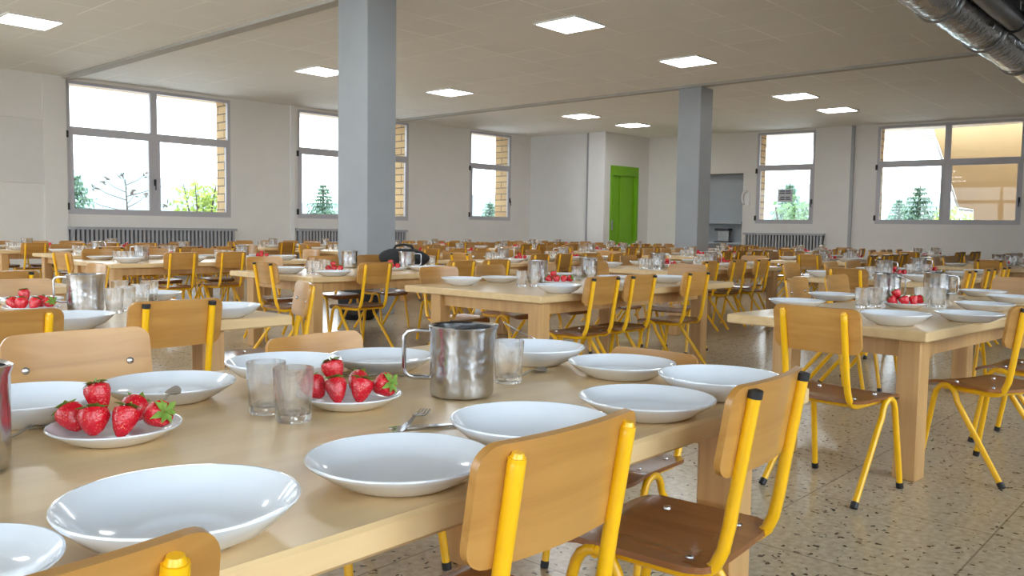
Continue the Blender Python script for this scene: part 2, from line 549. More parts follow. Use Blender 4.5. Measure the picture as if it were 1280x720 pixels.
# shaft corner strip, thin wall pipes and trims, and a painted shadow gap
mb = MB(); mb.x = XE; mb.box((1.88, -0.09, 0), (2.36, 0, CEIL), 'wallcool'); tag(mb.build('trim_4'), kind='structure')
mb = MB(); mb.x = XE; mb.box((1.80, -0.05, 0), (1.879, 0, CEIL), 'radiator'); tag(mb.build('trim_8'), kind='structure')  # grey strip put in as the shadow gap beside the corner strip
mb = MB(); mb.x = XL
mb.box((S0 + 5.35, -0.05, 0), (S0 + 5.44, 0, CEIL), 'wallcool')
tag(mb.build('trim_5'), kind='structure')
mb = MB(); mb.x = XL; mb.box((S0 + 0.62, -0.04, 0), (S0 + 0.98, 0, CEIL), 'wall'); tag(mb.build('trim_6'), kind='structure')
mb = MB(); mb.x = XR; mb.box((sr_(3.4), -0.06, 0), (sr_(3.47), 0, CEIL), 'radiator'); tag(mb.build('trim_7'), kind='structure')
for i, (xf, L) in enumerate(((XL, 20.8), (XR, LR))):
    mb = MB(); mb.x = xf; mb.box((0.05, -0.015, 0), (L - 0.05, 0, 0.09), 'radiator')
    tag(mb.build('baseboard_%s' % ('left', 'right')[i]), kind='structure')

WN = [0]
def window(xf, o, cols, hinge=True):
    WN[0] += 1
    s0, s1, z0, z1 = o
    zt = 2.6
    mb = MB(); fw = 0.055; y0, y1 = 0.0, 0.08
    mb.box((s0, y0, z0), (s0 + fw, y1, z1), 'frame'); mb.box((s1 - fw, y0, z0), (s1, y1, z1), 'frame')
    mb.box((s0 + fw, y0, z0), (s1 - fw, y1, z0 + fw), 'frame'); mb.box((s0 + fw, y0, z1 - fw), (s1 - fw, y1, z1), 'frame')
    mb.box((s0 + fw, y0 + .001, zt - 0.05), (s1 - fw, y1, zt + 0.05), 'frame')
    cw = (s1 - s0) / cols
    for c in range(1, cols):
        mb.box((s0 + c * cw - 0.06, y0 + .002, z0 + fw), (s0 + c * cw + 0.06, y1, z1 - fw), 'frame')
    f = mb.build('window_%d' % WN[0]); f.matrix_world = xf; tag(f, kind='structure')
    for c in range(cols):
        a = s0 + c * cw + (fw if c == 0 else 0.06); b = s0 + (c + 1) * cw - (fw if c == cols - 1 else 0.06)
        zl, zh = z0 + fw, zt - 0.05
        mb = MB(); w = 0.045
        mb.box((a, -.012, zl), (a + w, .05, zh), 'frame'); mb.box((b - w, -.012, zl), (b, .05, zh), 'frame')
        mb.box((a + w, -.012, zl), (b - w, .05, zl + w), 'frame'); mb.box((a + w, -.012, zh - w), (b - w, .05, zh), 'frame')
        sash = mb.build('sash', f)
        mb = MB(); mb.box((a + w, .018, zl + w), (b - w, .024, zh - w), 'pane'); mb.build('pane', sash)
        mb = MB(); mb.box((a, .04, zt + 0.05), (b, .046, z1 - fw), 'pane'); mb.build('pane', f)
        if c == 0:
            for z in (zl + 0.02, zh - 0.1):
                mb = MB(); mb.rbox((s0 - 0.025, -.03, z), (s0 + 0.02, .0, z + 0.12), 'black'); mb.build('hinge', f)
    hx = s1 - 0.045 if cols == 1 or hinge == 'r' else s0 + cw
    mb = MB(); mb.rbox((hx - .02, -.035, 1.68), (hx + .02, -.012, 1.80), 'black')
    mb.tube([(hx, -.05, 1.73), (hx, -.055, 1.66), (hx, -.05, 1.60)], .011, 'black', 8); mb.build('handle', f)
    return f
for o, c in zip(wins_l, (2, 2, 1)): window(XL, o, c)
window(XR, wins_r[0], 1); window(XR, wins_r[1], 2, 'r')
for o in extra_l: window(XL, o, 2)
for k in (3, 4, 5): window(XS, (.6 + 4.0 * k, 4.3 + 4.0 * k, 0.35, 4.1), 2)  # unseen side windows, added so daylight reaches the near tables
for k in range(4): window(XB, (.5 + 4.6 * k, 4.7 + 4.6 * k, 0.35, 3.3), 2)  # windows behind the camera, also added to bring daylight to the foreground

# green lift door
mb = MB(); mb.x = XD
mb.box((0.2, -0.03, 0), (0.3, 0.09, 2.66), 'green'); mb.box((1.21, -0.03, 0), (1.31, 0.09, 2.66), 'green')
mb.box((0.3, -0.03, 2.42), (1.21, 0.09, 2.66), 'green')
dr = mb.build('door_1'); tag(dr, kind='structure')
for a, b, y in ((0.3, 0.62, 0.05), (0.62, 1.21, 0.03)):
    mb = MB(); mb.x = XD; mb.box((a, y, 0.01), (b, y + .04, 2.42), 'green')
    mb.box((b - .012, y - .006, 0.02), (b, y, 2.41), 'green'); mb.build('leaf', dr)
mb = MB(); mb.x = XD; mb.box((0.22, -.045, 1.0), (0.28, -.03, 1.25), 'steel'); mb.build('call_button', dr)
# grey hatch recess in the right wall, with a shelf board
h0, h1 = hatch[0], hatch[1]
mb = MB(); mb.x = XR
mb.box((h0 - .02, 0.36, 0), (h1 + .02, 0.4, 2.5), 'greydoor')
mb.box((h0 - .02, 0.1, 0), (h0, 0.36, 2.5), 'greydoor'); mb.box((h1, 0.1, 0), (h1 + .02, 0.36, 2.5), 'greydoor')
mb.box((h0 - .02, 0.1, 2.47), (h1 + .02, 0.36, 2.5), 'greydoor')
d2 = mb.build('door_2'); tag(d2, kind='structure')
mb = MB(); mb.x = XR; mb.box((h0, -0.06, 1.2), (h1, 0.34, 1.25), 'greydoor'); mb.build('shelf', d2)
mb = MB(); mb.x = XR; mb.box((h0, 0.0, .68), (h1, 0.34, .72), 'greydoor'); mb.build('shelf', d2)

# ------------------------------------------------------------------ radiators, board, switches
def radiator(xf, s0, s1, ztop, label):
    t = thing('radiator', label, 'radiator', xf @ Vector(((s0 + s1) / 2, -0.01, 0.1)), 0, 'radiators under the windows')
    inv = Matrix.Translation(-t.location)
    n = int((s1 - s0) / 0.075)
    mb = MB(); mb.x = inv @ xf
    for i in range(n):
        s = s0 + (i + .5) * (s1 - s0) / n
        mb.box((s - .022, -0.13, 0.14), (s + .022, -0.02, ztop - .03), 'radiator')
    mb.build('fins', t)
    mb = MB(); mb.x = inv @ xf; mb.box((s0, -.02, .1), (s1, -.012, ztop - .03), 'darkgap'); mb.build('gap_shade_sheet', t)  # dark sheet standing in for the shade between the fins
    mb = MB(); mb.x = inv @ xf; mb.box((s0 - .03, -.15, ztop - .03), (s1 + .03, -.005, ztop + .02), 'radiator')
    mb.build('top_cover', t)
    for s in (s0 + .1, s1 - .1):
        mb = MB(); mb.x = inv @ xf; mb.box((s - .02, -.1, 0), (s + .02, -.04, .16), 'radiator'); mb.build('foot', t)
radiator(XL, S0 + 1.0, S0 + 4.05, 0.88, 'long grey ribbed radiator under the leftmost window')
radiator(XL, S0 + 5.5, S0 + 8.35, 0.90, 'grey ribbed radiator half hidden behind the left pillar')
radiator(XR, sr_(0.93), sr_(2.85), 0.96, 'grey ribbed radiator under the narrow window on the right')
t = thing('notice_board', 'blank white board screwed to the left wall', 'board', XL @ Vector((S0 - .3, -.01, 2.16)))
mb = MB(); mb.x = Matrix.Translation(-t.location) @ XL
mb.rbox((S0 - 1.3, -.025, 1.63), (S0 + .72, -.003, 2.71), 'board', .004); mb.build('panel', t)
for s, z in ((S0 + .66, 1.69), (S0 + .66, 2.65)):
    mb = MB(); mb.x = Matrix.Translation(-t.location) @ XL; mb.rbox((s - .014, -.032, z - .014), (s + .014, -.0255, z + .014), 'bolt'); mb.build('screw', t)
t = thing('wall_plaque', 'small white curved fitting on the wall beside the narrow right window', 'fitting', XR @ Vector((sr_(0.95), -.02, 1.82)))
mb = MB(); mb.x = Matrix.Translation(-t.location) @ XR
mb.tube([(sr_(0.9) + .1 * sin(a) * .9, -.04, 1.84 + .17 * cos(a)) for a in [pi + .5 + k * .38 for k in range(9)]], .03, 'white', 10); mb.build('hook', t)
mb = MB(); mb.x = Matrix.Translation(-t.location) @ XR; mb.rbox((sr_(0.86), -.02, 1.66), (sr_(1.0), -.002, 1.98), 'white'); mb.build('plate', t)
t = thing('notice', 'small printed paper sheet taped to the narrow right window', 'notice', XR @ Vector((sr_(1.88), .01, 1.9)))
mb = MB(); mb.x = Matrix.Translation(-t.location) @ XR; mb.box((sr_(1.7), .012, 1.74), (sr_(2.06), .016, 2.05), 'paper'); mb.build('sheet', t)
mb = MB(); mb.x = Matrix.Translation(-t.location) @ XR
for k in range(5):
    if k == 2: continue
    w = (.13, .14, 0, .12, .14)[k]
    for j in range(2):
        mb.box((sr_(1.88) - w + j * (w + .01), .010, 1.99 - k * .05), (sr_(1.88) - .01 + j * (w + .01), .0118, 2.02 - k * .05), 'ink')
mb.build('print', t)

# ------------------------------------------------------------------ ceiling lamps
def lamp_mesh():
    a = .315
    fr = MB()
    for s in (-1, 1):
        fr.box((-a, s * a - .012, -.02), (a, s * a + .012, 0), 'white'); fr.box((s * a - .012, -a + .012, -.02), (s * a + .012, a - .012, 0), 'white')
    di = MB(); di.box((-a + .012, -a + .012, -.008), (a - .012, a - .012, -.002), 'lamp')
    lo = MB()
    for k in range(1, 4): lo.box((-a + .012, -a + k * .1575 - .006, -.018), (a - .012, -a + k * .1575 + .006, -.009), 'white')
    return fr.mesh('frame'), di.mesh('diffuser'), lo.mesh('louvre')
lm = lamp_mesh()
lamp_pos = [(8.29, 6.53, 'nearest panel lamp, left of the duct'), (11.12, 6.53, 'panel lamp just in front of the right pillar'), (15.1, 6.6, 'panel lamp right of the right pillar, larger of two'),
            (17.2, 6.64, 'panel lamp above the narrow right window'), (14.94, 11.42, 'panel lamp above the shaft corner'), (16.9, 11.36, 'smallest panel lamp, above the green door'),
            (10.95, 11.43, 'panel lamp above the third left window'), (8.23, 11.6, 'panel lamp half behind the left pillar'), (3.92, 11.78, 'panel lamp in the top left corner of the room'),
            (4.2, 6.5, 'panel lamp added out of view over the second aisle'), (0.6, 6.5, 'panel lamp added out of view over the left aisle'), (0.6, 11.6, 'panel lamp added out of view by the hidden left windows'), (-2.4, 6.5, 'panel lamp added out of view near the back wall'), (-2.4, 11.6, 'panel lamp added out of view in the back corner')]  # this row of lamps is out of view, added to give more light
for x, y, lab in lamp_pos:
    t = thing('ceiling_light', 'square white lit ' + lab, 'ceiling light', (x, y, CEIL), 0, 'square ceiling panel lamps')
    for nm, me in zip(('frame', 'diffuser', 'louvre'), lm): place(nm, me, t)

# ------------------------------------------------------------------ ducts
def duct(y, z, r, x0, x1, label):
    t = thing('air_duct', label, 'duct', (x0, y, z))
    n, pts, rs = int((x1 - x0) / .25), [], []
    for i in range(n + 1):
        pts.append((i * (x1 - x0) / n, 0, 0)); rs.append(r * (1 + .035 * ((i % 4) == 0) + .02 * rnd.uniform(-1, 1)))
    mb = MB(); mb.tube(pts, rs, 'foil', 24); mb.build('tube', t)
    for k in range(int((x1 - x0) / 1.5)):
        x = .7 + 1.5 * k
        mb = MB()
        ring = [(x, cos(a) * (r + .016), sin(a) * (r + .016)) for a in [j * 2 * pi / 28 for j in range(29)]]
        mb.tube(ring, .012, 'pipe', 6)
        mb.tube([(x, 0, r + .01), (x, 0, 4.5 - z)], .008, 'pipe', 6)
        mb.build('hanger', t)
duct(2.16, 2.95, .19, 2.5, 19.2, 'large crinkled silver foil duct in the top right corner')
duct(1.05, 3.1, .2, 2.5, 19.2, 'second silver duct, beyond the large one at the corner')
t = thing('conduit', 'pale grey pipe running along the large silver duct', 'pipe', (2.5, 1.84, 2.93))
mb = MB(); mb.tube([(k * .8, .01 * sin(k * 1.7), .012 * cos(k * 2.3)) for k in range(21)], .085, 'pipe', 14); mb.build('tube', t)
for k in range(6):
    mb = MB(); x = 1.6 + 2.4 * k
    mb.tube([(x, cos(a) * .095, sin(a) * .095) for a in [j * pi / 8 for j in range(17)]], .012, 'black', 6); mb.build('clamp', t)
t = thing('cable', 'black cable hanging beside the pale pipe under the ceiling', 'cable', (2.5, 1.66, 2.95))
mb = MB(); mb.tube([(k * .4, .012 * sin(k * 1.1), .03 * cos(k * .9)) for k in range(41)], .024, 'black', 8); mb.build('sheath', t)

# ------------------------------------------------------------------ chair
def chair_parts():
    P = {}
    # local frame: y forward, origin on the floor below the seat
    def seat_fn(u, v):
        y = -.165 + v
        d = .010 * (1 - (u / .17) ** 2) * (1 if .04 < v < .25 else .5)
        z = .362 - d
        if v > .25: z -= .9 * (v - .25) ** 2 * 4
        return (u, y, z), (0, 0, 1)
    mb = MB(); mb.panel(.335, .335, .012, .05, seat_fn, 'seatply', 28, 10); P['seat'] = mb.mesh('seat')
    def back_fn(u, v):
        z = .532 + v
        y = -.198 - (z - .53) * .16 + .5 * u * u * 1.5
        return (u, y, z), (0, .987, .158)
    mb = MB(); mb.panel(.335, .162, .012, .032, back_fn, 'ply', 30, 4); P['backrest'] = mb.mesh('backrest')
    for s in (-1, 1):
        path = [(s * .118, -.224, .676), (s * .118, -.212, .60), (s * .118, -.199, .52), (s * .119, -.187, .44), (s * .120, -.178, .395),
                (s * .121, -.165, .365), (s * .122, -.145, .346), (s * .123, -.12, .340), (s * .124, 0, .340), (s * .126, .075, .342)]
        for style in ('y', 'k'):
            mb = MB(); pp = [Vector(p) for p in path]
            mb.tube(pp, .0122, 'yellow', 10)
            if style == 'k':
                d = (pp[0] - pp[1]).normalized()
                mb.tube([pp[0] - d * .004, pp[0] + d * .010], .0136, 'black', 10)
            else:
                d = (pp[0] - pp[1]).normalized()
                mb.tube([pp[0] - d * .03, pp[0] - d * .006, pp[0] + d * .006], [.0123, .0123, .0075], 'yellow', 10)
            P['post', s, style] = mb.mesh('back_post')
        # inverted V legs, rounded at the apex
        ay, az = .055, .352
        for e in (1, -1):
            fy, fx = (.155, .172) if e > 0 else (-.215, .180)
            foot = Vector((s * fx, fy, .012))
            arch = [Vector((s * .163, ay + e * q, az - w)) for q, w in ((0, 0), (.018, .003), (.034, .014), (.046, .034), (.054, .062))]
            sh = arch[-1]
            mb = MB()
            mb.tube(arch + [sh.lerp(foot, .5), foot], .0115, 'yellow', 10)
            d = (foot - sh).normalized()
            P['leg', s, e] = mb.mesh('leg')
            mb = MB(); mb.tube([foot - d * .012, foot + d * .010], .0136, 'black', 10); P['foot', s, e] = mb.mesh('rubber_foot')
    mb = MB(); mb.tube([(-.163, .06, .343), (.163, .06, .343)], .010, 'yellow', 8); P['bar'] = mb.mesh('crossbar')
    mb = MB(); mb.tube([(-.122, -.12, .340), (.122, -.12, .340)], .009, 'yellow', 8); P['bar2'] = mb.mesh('crossbar')
    def bolt(p, n):
        m = MB(); p, n = Vector(p), Vector(n); m.tube([p, p + n * .004, p + n * .006], [.009, .008, .004], 'bolt', 10); return m.mesh('bolt')
    for s in (-1, 1):
        P['bolt', s] = bolt((s * .118, -.198 - .082 * .16 + .5 * .118 ** 2 * 1.5 + .006, .612), (0, .987, .158))
        P['sbolt', s, 1] = bolt((s * .11, .05, .362), (0, 0, 1)); P['sbolt', s, -1] = bolt((s * .11, -.11, .362), (0, 0, 1))
    return P
CP = chair_parts()

def join(meshes, name):
    mb = MB()
    for me in meshes:
        keys = [next(k for k in MT if MT[k] == m) for m in me.materials]
        for p in me.polygons:
            mb.f.append([len(mb.v) + i for i in p.vertices]); mb.m.append(mb.mat(keys[p.material_index])); mb.sm.append(p.use_smooth)
        mb.v += [tuple(v.co) for v in me.vertices]
    return mb.mesh(name)
CHAIR_FAR = {st: join([CP['seat'], CP['backrest'], CP['bar'], CP['bar2']] + [CP['post', s, st] for s in (-1, 1)] + [CP['leg', s, e] for s in (-1, 1) for e in (-1, 1)], 'school_chair') for st in 'yk'}

def chair(x, y, rz, style, label, group):
    d = proj((x, y, .5))[2]
    if any(abs(x - px_) < .52 and abs(y - py_) < .55 for px_, py_ in ((5.9, 7.48), (13.1, 7.52))): return None
    if d > 11.5:
        o = place('school_chair', CHAIR_FAR[style], None, (x, y, 0), (0, 0, rz))
        return tag(o, label, 'chair', group)
    t = thing('school_chair', label, 'chair', (x, y, 0), rz, group)
    place('seat', CP['seat'], t)
    bk = place('backrest', CP['backrest'], t)
    for s in (-1, 1):
        place('back_post', CP['post', s, style], t)
        for e in (-1, 1):
            lg = place('leg', CP['leg', s, e], t)
            if d < 7: place('rubber_foot', CP['foot', s, e], lg)
    place('crossbar', CP['bar'], t); place('crossbar', CP['bar2'], t)
    if d < 5:
        st = t.children[0]
        for s in (-1, 1):
            place('bolt', CP['bolt', s], bk)
            for e in (-1, 1): place('bolt', CP['sbolt', s, e], st)
    return t

# ------------------------------------------------------------------ crockery and cutlery meshes
def plate_mesh(R, H, name, foot=.58):
    k = R
    prof = [(0, .004), (k * foot * .90, .004), (k * foot * .93, 0), (k * foot, 0), (k * (foot + .05), H * .10), (k * .80, H * .40), (k * .93, H * .74), (k * .99, H * .90), (k * 1.004, H * .97), (k * .998, H + .001),
            (k * .975, H + .0012), (k * .945, H * .95), (k * .86, H * .66), (k * .74, H * .40), (k * .60, .0115), (k * .4, .0085), (0, .008)]
    mb = MB(); mb.lathe(prof, 'china', 40)
    return mb.mesh(name)
SOUP = plate_mesh(.134, .049, 'soup_plate', .52)
FLAT = plate_mesh(.134, .036, 'dinner_plate', .60)
DISH = plate_mesh(.105, .026, 'fruit_dish', .58)

def glass_mesh():
    prof = [(0, 0), (.031, 0), (.0328, .003), (.0334, .03), (.0340, .05), (.0357, .055), (.0372, .097), (.0368, .100), (.0355, .100), (.0338, .057), (.0322, .052), (.0312, .022), (.028, .014), (0, .012)]
    mb = MB(); mb.lathe(prof, 'glass', 40)
    for i, (x, y, z) in enumerate(mb.v):      # ten shallow flutes round the lower half
        if .002 < z < .056:
            k = 1 - .035 * (.5 + .5 * cos(10 * atan2(y, x))) * min(1, (.056 - z) / .012)
            mb.v[i] = (x * k, y * k, z)
    return mb.mesh('tumbler')
GLASS = glass_mesh()

def jug_meshes():
    r = .069
    prof = [(0, .001), (r - .008, .001), (r - .002, .004), (r, .012), (r + .0005, .08), (r + .001, .138), (r + .004, .147), (r + .0045, .152), (r + .001, .154), (r - .004, .150), (r - .004, .14), (r - .003, .012), (0, .006)]
    mb = MB(); mb.lathe(prof, 'steel', 40)
    for i, v in enumerate(mb.v):     # pull a small pouring lip on the far side
        if v[2] > .13 and v[0] > .03:
            k = (v[2] - .13) / .024 * max(0, (v[0] / r - .75) / .3)
            mb.v[i] = (v[0] + .006 * k, v[1] * (1 - .25 * k), v[2] + .003 * k)
    body = mb.mesh('body')
    h = MB()
    h.tube([(-r + .004, 0, .138), (-.10, 0, .140), (-.118, 0, .137), (-.125, 0, .128), (-.126, 0, .11), (-.126, 0, .06), (-.124, 0, .048), (-.115, 0, .040), (-.10, 0, .037), (-r + .003, 0, .037)], .0030, 'cutlery', 8, flat=1.5)
    return body, h.mesh('handle')
JUG = jug_meshes()

def strip(mb, prof, th, key):        # prof: (s, half-width, z)
    n = len(prof); vs = []
    for s, w, z in prof: vs += [(s, -w, z), (s, w, z), (s, w, z + th), (s, -w, z + th)]
    fs = [(3, 2, 1, 0), (4 * n - 4, 4 * n - 3, 4 * n - 2, 4 * n - 1)]
    for i in range(n - 1):
        a = 4 * i
        for j in range(4): fs.append((a + j, a + (j + 1) % 4, a + 4 + (j + 1) % 4, a + 4 + j))
    mb.add(vs, fs, key, True)
def cutlery():
    C = {}
    mb = MB(); strip(mb, [(-.09, .004, .004), (-.085, .009, .003), (-.05, .008, .002), (0, .0045, .003), (.03, .003, .008), (.045, .005, .008), (.055, .014, .004), (.072, .020, .001), (.09, .018, .002), (.1, .010, .005), (.104, .003, .007)], .0022, 'cutlery'); C['spoon'] = mb.mesh('spoon')
    mb = MB(); strip(mb, [(-.09, .004, .004), (-.085, .009, .003), (-.05, .008, .002), (0, .0045, .003), (.03, .003, .008), (.04, .006, .008), (.05, .011, .006), (.06, .012, .004)], .0022, 'cutlery')
    for k in range(4): strip(mb, [(.06, .0018, .004), (.08, .0016, .003), (.1, .0012, .006)], .002, 'cutlery') if False else mb.tube([(.058, -.0095 + k * .0063, .0052), (.08, -.0095 + k * .0063, .004), (.102, -.0092 + k * .0061, .008)], .0016, 'cutlery', 6)
    C['fork'] = mb.mesh('fork')
    mb = MB(); strip(mb, [(-.1, .005, .001), (-.096, .008, .001), (-.05, .008, .001), (0, .006, .001), (.01, .008, .001), (.06, .010, .001), (.09, .009, .001), (.108, .002, .001)], .003, 'cutlery'); C['knife'] = mb.mesh('knife')
    return C
CUT = cutlery()

def berry_meshes():
    out = []
    for v in range(3):
        R, Ln = ((.0235, .05), (.0255, .047), (.022, .054))[v]
        prof = [(0, -Ln * .52), (R * .28, -Ln * .48), (R * .62, -Ln * .28), (R * .88, 0), (R, Ln * .2), (R * .93, Ln * .36), (R * .6, Ln * .45), (0, Ln * .44)]
        mb = MB(); mb.lathe(prof, 'berry', 16)
        c = MB()
        for k in range(7):
            a = 2 * pi * k / 7 + .2 * (k % 2)
            u, w = Vector((cos(a), sin(a), 0)), Vector((-sin(a), cos(a), 0))
            z = Vector((0, 0, Ln * .45)); q = R * (1.0 + .15 * (k % 3))
            c.add([z + u * .002 + w * .002, z + u * q * .5 + w * .006 + Vector((0, 0, .004)), z + u * q + Vector((0, 0, .002 - .006 * (k % 2))), z + u * q * .5 - w * .006 + Vector((0, 0, .004)), z + u * .002 - w * .002,
                   z + u * q * .5 + Vector((0, 0, .0015))], [(0, 1, 5), (1, 2, 5), (2, 3, 5), (3, 4, 5), (4, 0, 5)], 'calyx', True)
        c.tube([(0, 0, Ln * .44), (.002, 0, Ln * .62)], .0016, 'calyx', 6)
        out.append((mb.mesh('strawberry'), c.mesh('leaves')))
    return out
BERRY = berry_meshes()
BROT = [lambda a: (-.5, -.75, a), lambda a: (-.55, -.2, a), lambda a: (-.5, .15, a), lambda a: (.5, 1.15, a), lambda a: (-1.2, .5, a), lambda a: (-.35, -.1, a + .6)]
BSPOT = [((-.067, -.002, .036), 'at the left edge'), ((-.023, -.031, .037), 'at the front left'), ((.025, -.031, .037), 'at the front right'), ((.066, -.004, .041), 'at the right edge'), ((.012, .046, .038), 'at the back'), ((-.034, .022, .066), 'on top')]

# ------------------------------------------------------------------ tables
TOP = .59
def table(x0, x1, y0, y1, rot, legs, label, group='wooden canteen tables', long_apron=True):
    cx, cy = (x0 + x1) / 2, (y0 + y1) / 2
    t = thing('canteen_table', label, 'table', (cx, cy, 0), rot, group)
    a, b = (x1 - x0) / 2, (y1 - y0) / 2
    mb = MB(); mb.rbox((-a, -b, TOP - .042), (a, b, TOP), 'top', .006); mb.build('tabletop', t)
    lx0, lx1, ly0, ly1 = legs
    lx0 -= cx; lx1 -= cx; ly0 -= cy; ly1 -= cy
    for lx in (lx0, lx1):
        for ly in (ly0, ly1):
            mb = MB(); mb.rbox((lx - .045, ly - .045, 0), (lx + .045, ly + .045, TOP - .042), 'edge', .005); mb.build('leg', t)
    for ly in ((ly0, ly1) if long_apron else ()):
        mb = MB(); mb.box((lx0 + .045, ly - .012, TOP - .112), (lx1 - .045, ly + .012, TOP - .042), 'edge'); mb.build('apron', t)
    for lx in (lx0, lx1):
        mb = MB(); mb.box((lx - .012, ly0 + .045, TOP - .112), (lx + .012, ly1 - .045, TOP - .042), 'edge'); mb.build('apron', t)
    return t

TW = [-0.3, 3.53, 7.7, 11.85, 15.6]       # where each block of tables begins
RY = [0.79, 2.95, 5.1, 7.78, 9.95, 12.1]
ROWN = ['front row', 'second row', 'third row', 'row just behind the pillars', 'row beyond the pillars', 'row nearest the left windows']
LEN, WID = 2.25, 1.14
CUSTOM = {}

def T(k): return (.59 + k)
class Tab: pass
tabs = []
for j, yrow in enumerate(RY):
    order = 0
    for i, x in enumerate(TW):
        tb = Tab(); tb.j, tb.i = j, i
        y = yrow
        dx = 0.0
        if i >= 2:
            y = (1.87, 4.0, 6.1, 8.35, 10.45, 12.5)[j]
            dx = {2: -.75 if j == 0 else -.95, 3: -.75, 4: -.4}[i]
        if j == 3: dx = (0, -.3, -.5, -.4, -.3)[i]
        if j == 5: dx = (0.1, .1, 0, -.3, -.9)[i]
        if j == 4: dx = (.15, .15, 0, -.3, -.4)[i]
        tb.x0, tb.x1, tb.y0, tb.y1, tb.rot = x + dx, x + dx + LEN, y, y + WID, 0.0
        if (j, i) == (0, 1): tb.x0, tb.x1, tb.y0, tb.y1, tb.rot = 3.42, 5.75, .83, 1.70, radians(-5)
        vis = [seen((px, py, TOP), 10) for px in (tb.x0, (tb.x0 + tb.x1) / 2, tb.x1) for py in (tb.y0, tb.y1)]
        if not any(vis): continue
        if tb.x1 > 19.4 - .0: continue
        tb.n = order; order += 1
        tb.ph = '%s table, %s' % (ORD[tb.n], ROWN[j])
        if (j, i) == (0, 0): tb.ph = 'table closest to the camera'
        if (j, i) == (0, 1): tb.ph = 'table at the right edge'
        tabs.append(tb)

def side_word(tb, p):
    yy = p[1] - (tb.y0 + tb.y1) / 2
    return 'near side' if yy < 0 else 'window side'

items = {}          # tab -> list of (kind, x, y, extra)
def put(tb, kind, x, y, **kw): items.setdefault(id(tb), []).append((kind, x, y, kw))
TB = {(t.j, t.i): t for t in tabs}

def pp(tb, kind, px, py, dz, **kw):
    p = at(px, py, TOP + dz); put(tb, kind, p.x, p.y, **kw)

# --- the table closest to the camera
n = TB[0, 0]
for px, py, k in ((-52, 692, 'side'), (203, 626, 'soup'), (503, 569, 'flat'), (662, 523, 'soup'), (813, 495, 'flat'), (896, 469, 'soup'), (760, 450, 'flat'), (684, 434, 'soup'),
                  (476, 444, 'flat'), (358, 450, 'soup'), (198, 479, 'flat'), (52, 492, 'soup')):
    pp(n, 'plate', px, py, .049 if k == 'soup' else .036, style='flat' if k == 'side' else k, sc=.84 if k == 'side' else 1)
pp(n, 'jug', 577, 494, 0, rz=-.84); pp(n, 'jug', -54, 590, 0, rz=-.84)
for px, py in ((367, 526), (333, 516), (635, 478)): pp(n, 'glass', px, py, 0)
pp(n, 'dish', 142, 533, .022, n=6, rz=.2); pp(n, 'dish', 437, 494, .022, n=6, rz=1.3)
# --- left table of the second row
n = TB.get((1, 0))
for px, py, k in ((296, 383, 'soup'), (92, 393, 'soup'), (36, 373, 'flat'), (228, 362, 'flat')): pp(n, 'plate', px, py, .049 if k == 'soup' else .036, style=k)
pp(n, 'jug', 105, 389, 0, rz=-.74)
for px, py in ((143, 391), (158, 388), (176, 384), (150, 378), (188, 378)): pp(n, 'glass', px, py, 0)
pp(n, 'dish', 42, 384, .022, n=6, rz=.4)
put(n, 'plate', .3, 3.12, style='flat'); put(n, 'plate', .75, 3.13, style='soup')
# --- right-edge table
n = TB[0, 1]
for px, py, k in ((996, 375, 'flat'), (1042, 367, 'flat'), (1119, 391, 'soup'), (1212, 391, 'flat'), (1231, 379, 'flat'), (1229, 363, 'flat'), (1266, 370, 'flat')): pp(n, 'plate', px, py, .049 if k == 'soup' else .036, style=k)
pp(n, 'jug', 1108, 377, 0, rz=1.1); pp(n, 'jug', 1170, 374, 0, rz=1.3)
for px, py in ((1078, 385), (1101, 384), (1148, 384), (1167, 384), (1187, 368)): pp(n, 'glass', px, py, 0)
pp(n, 'dish', 1132, 379, .022, n=5, rz=.4)
# --- middle table (second row)
n = TB[1, 1]
for px, py, k in ((577, 347, 'soup'), (625, 346, 'flat'), (717, 357, 'soup'), (690, 341, 'flat'), (834, 345, 'soup'), (792, 352, 'flat'), (770, 345, 'flat')): pp(n, 'plate', px, py, .049 if k == 'soup' else .036, style=k)
pp(n, 'jug', 672, 353, 0, rz=.9); pp(n, 'jug', 732, 346, 0, rz=1.2)
for px, py in ((652, 358), (668, 358), (721, 350), (738, 350)): pp(n, 'glass', px, py, 0)
pp(n, 'dish', 699, 352, .022, n=5, rz=.4)
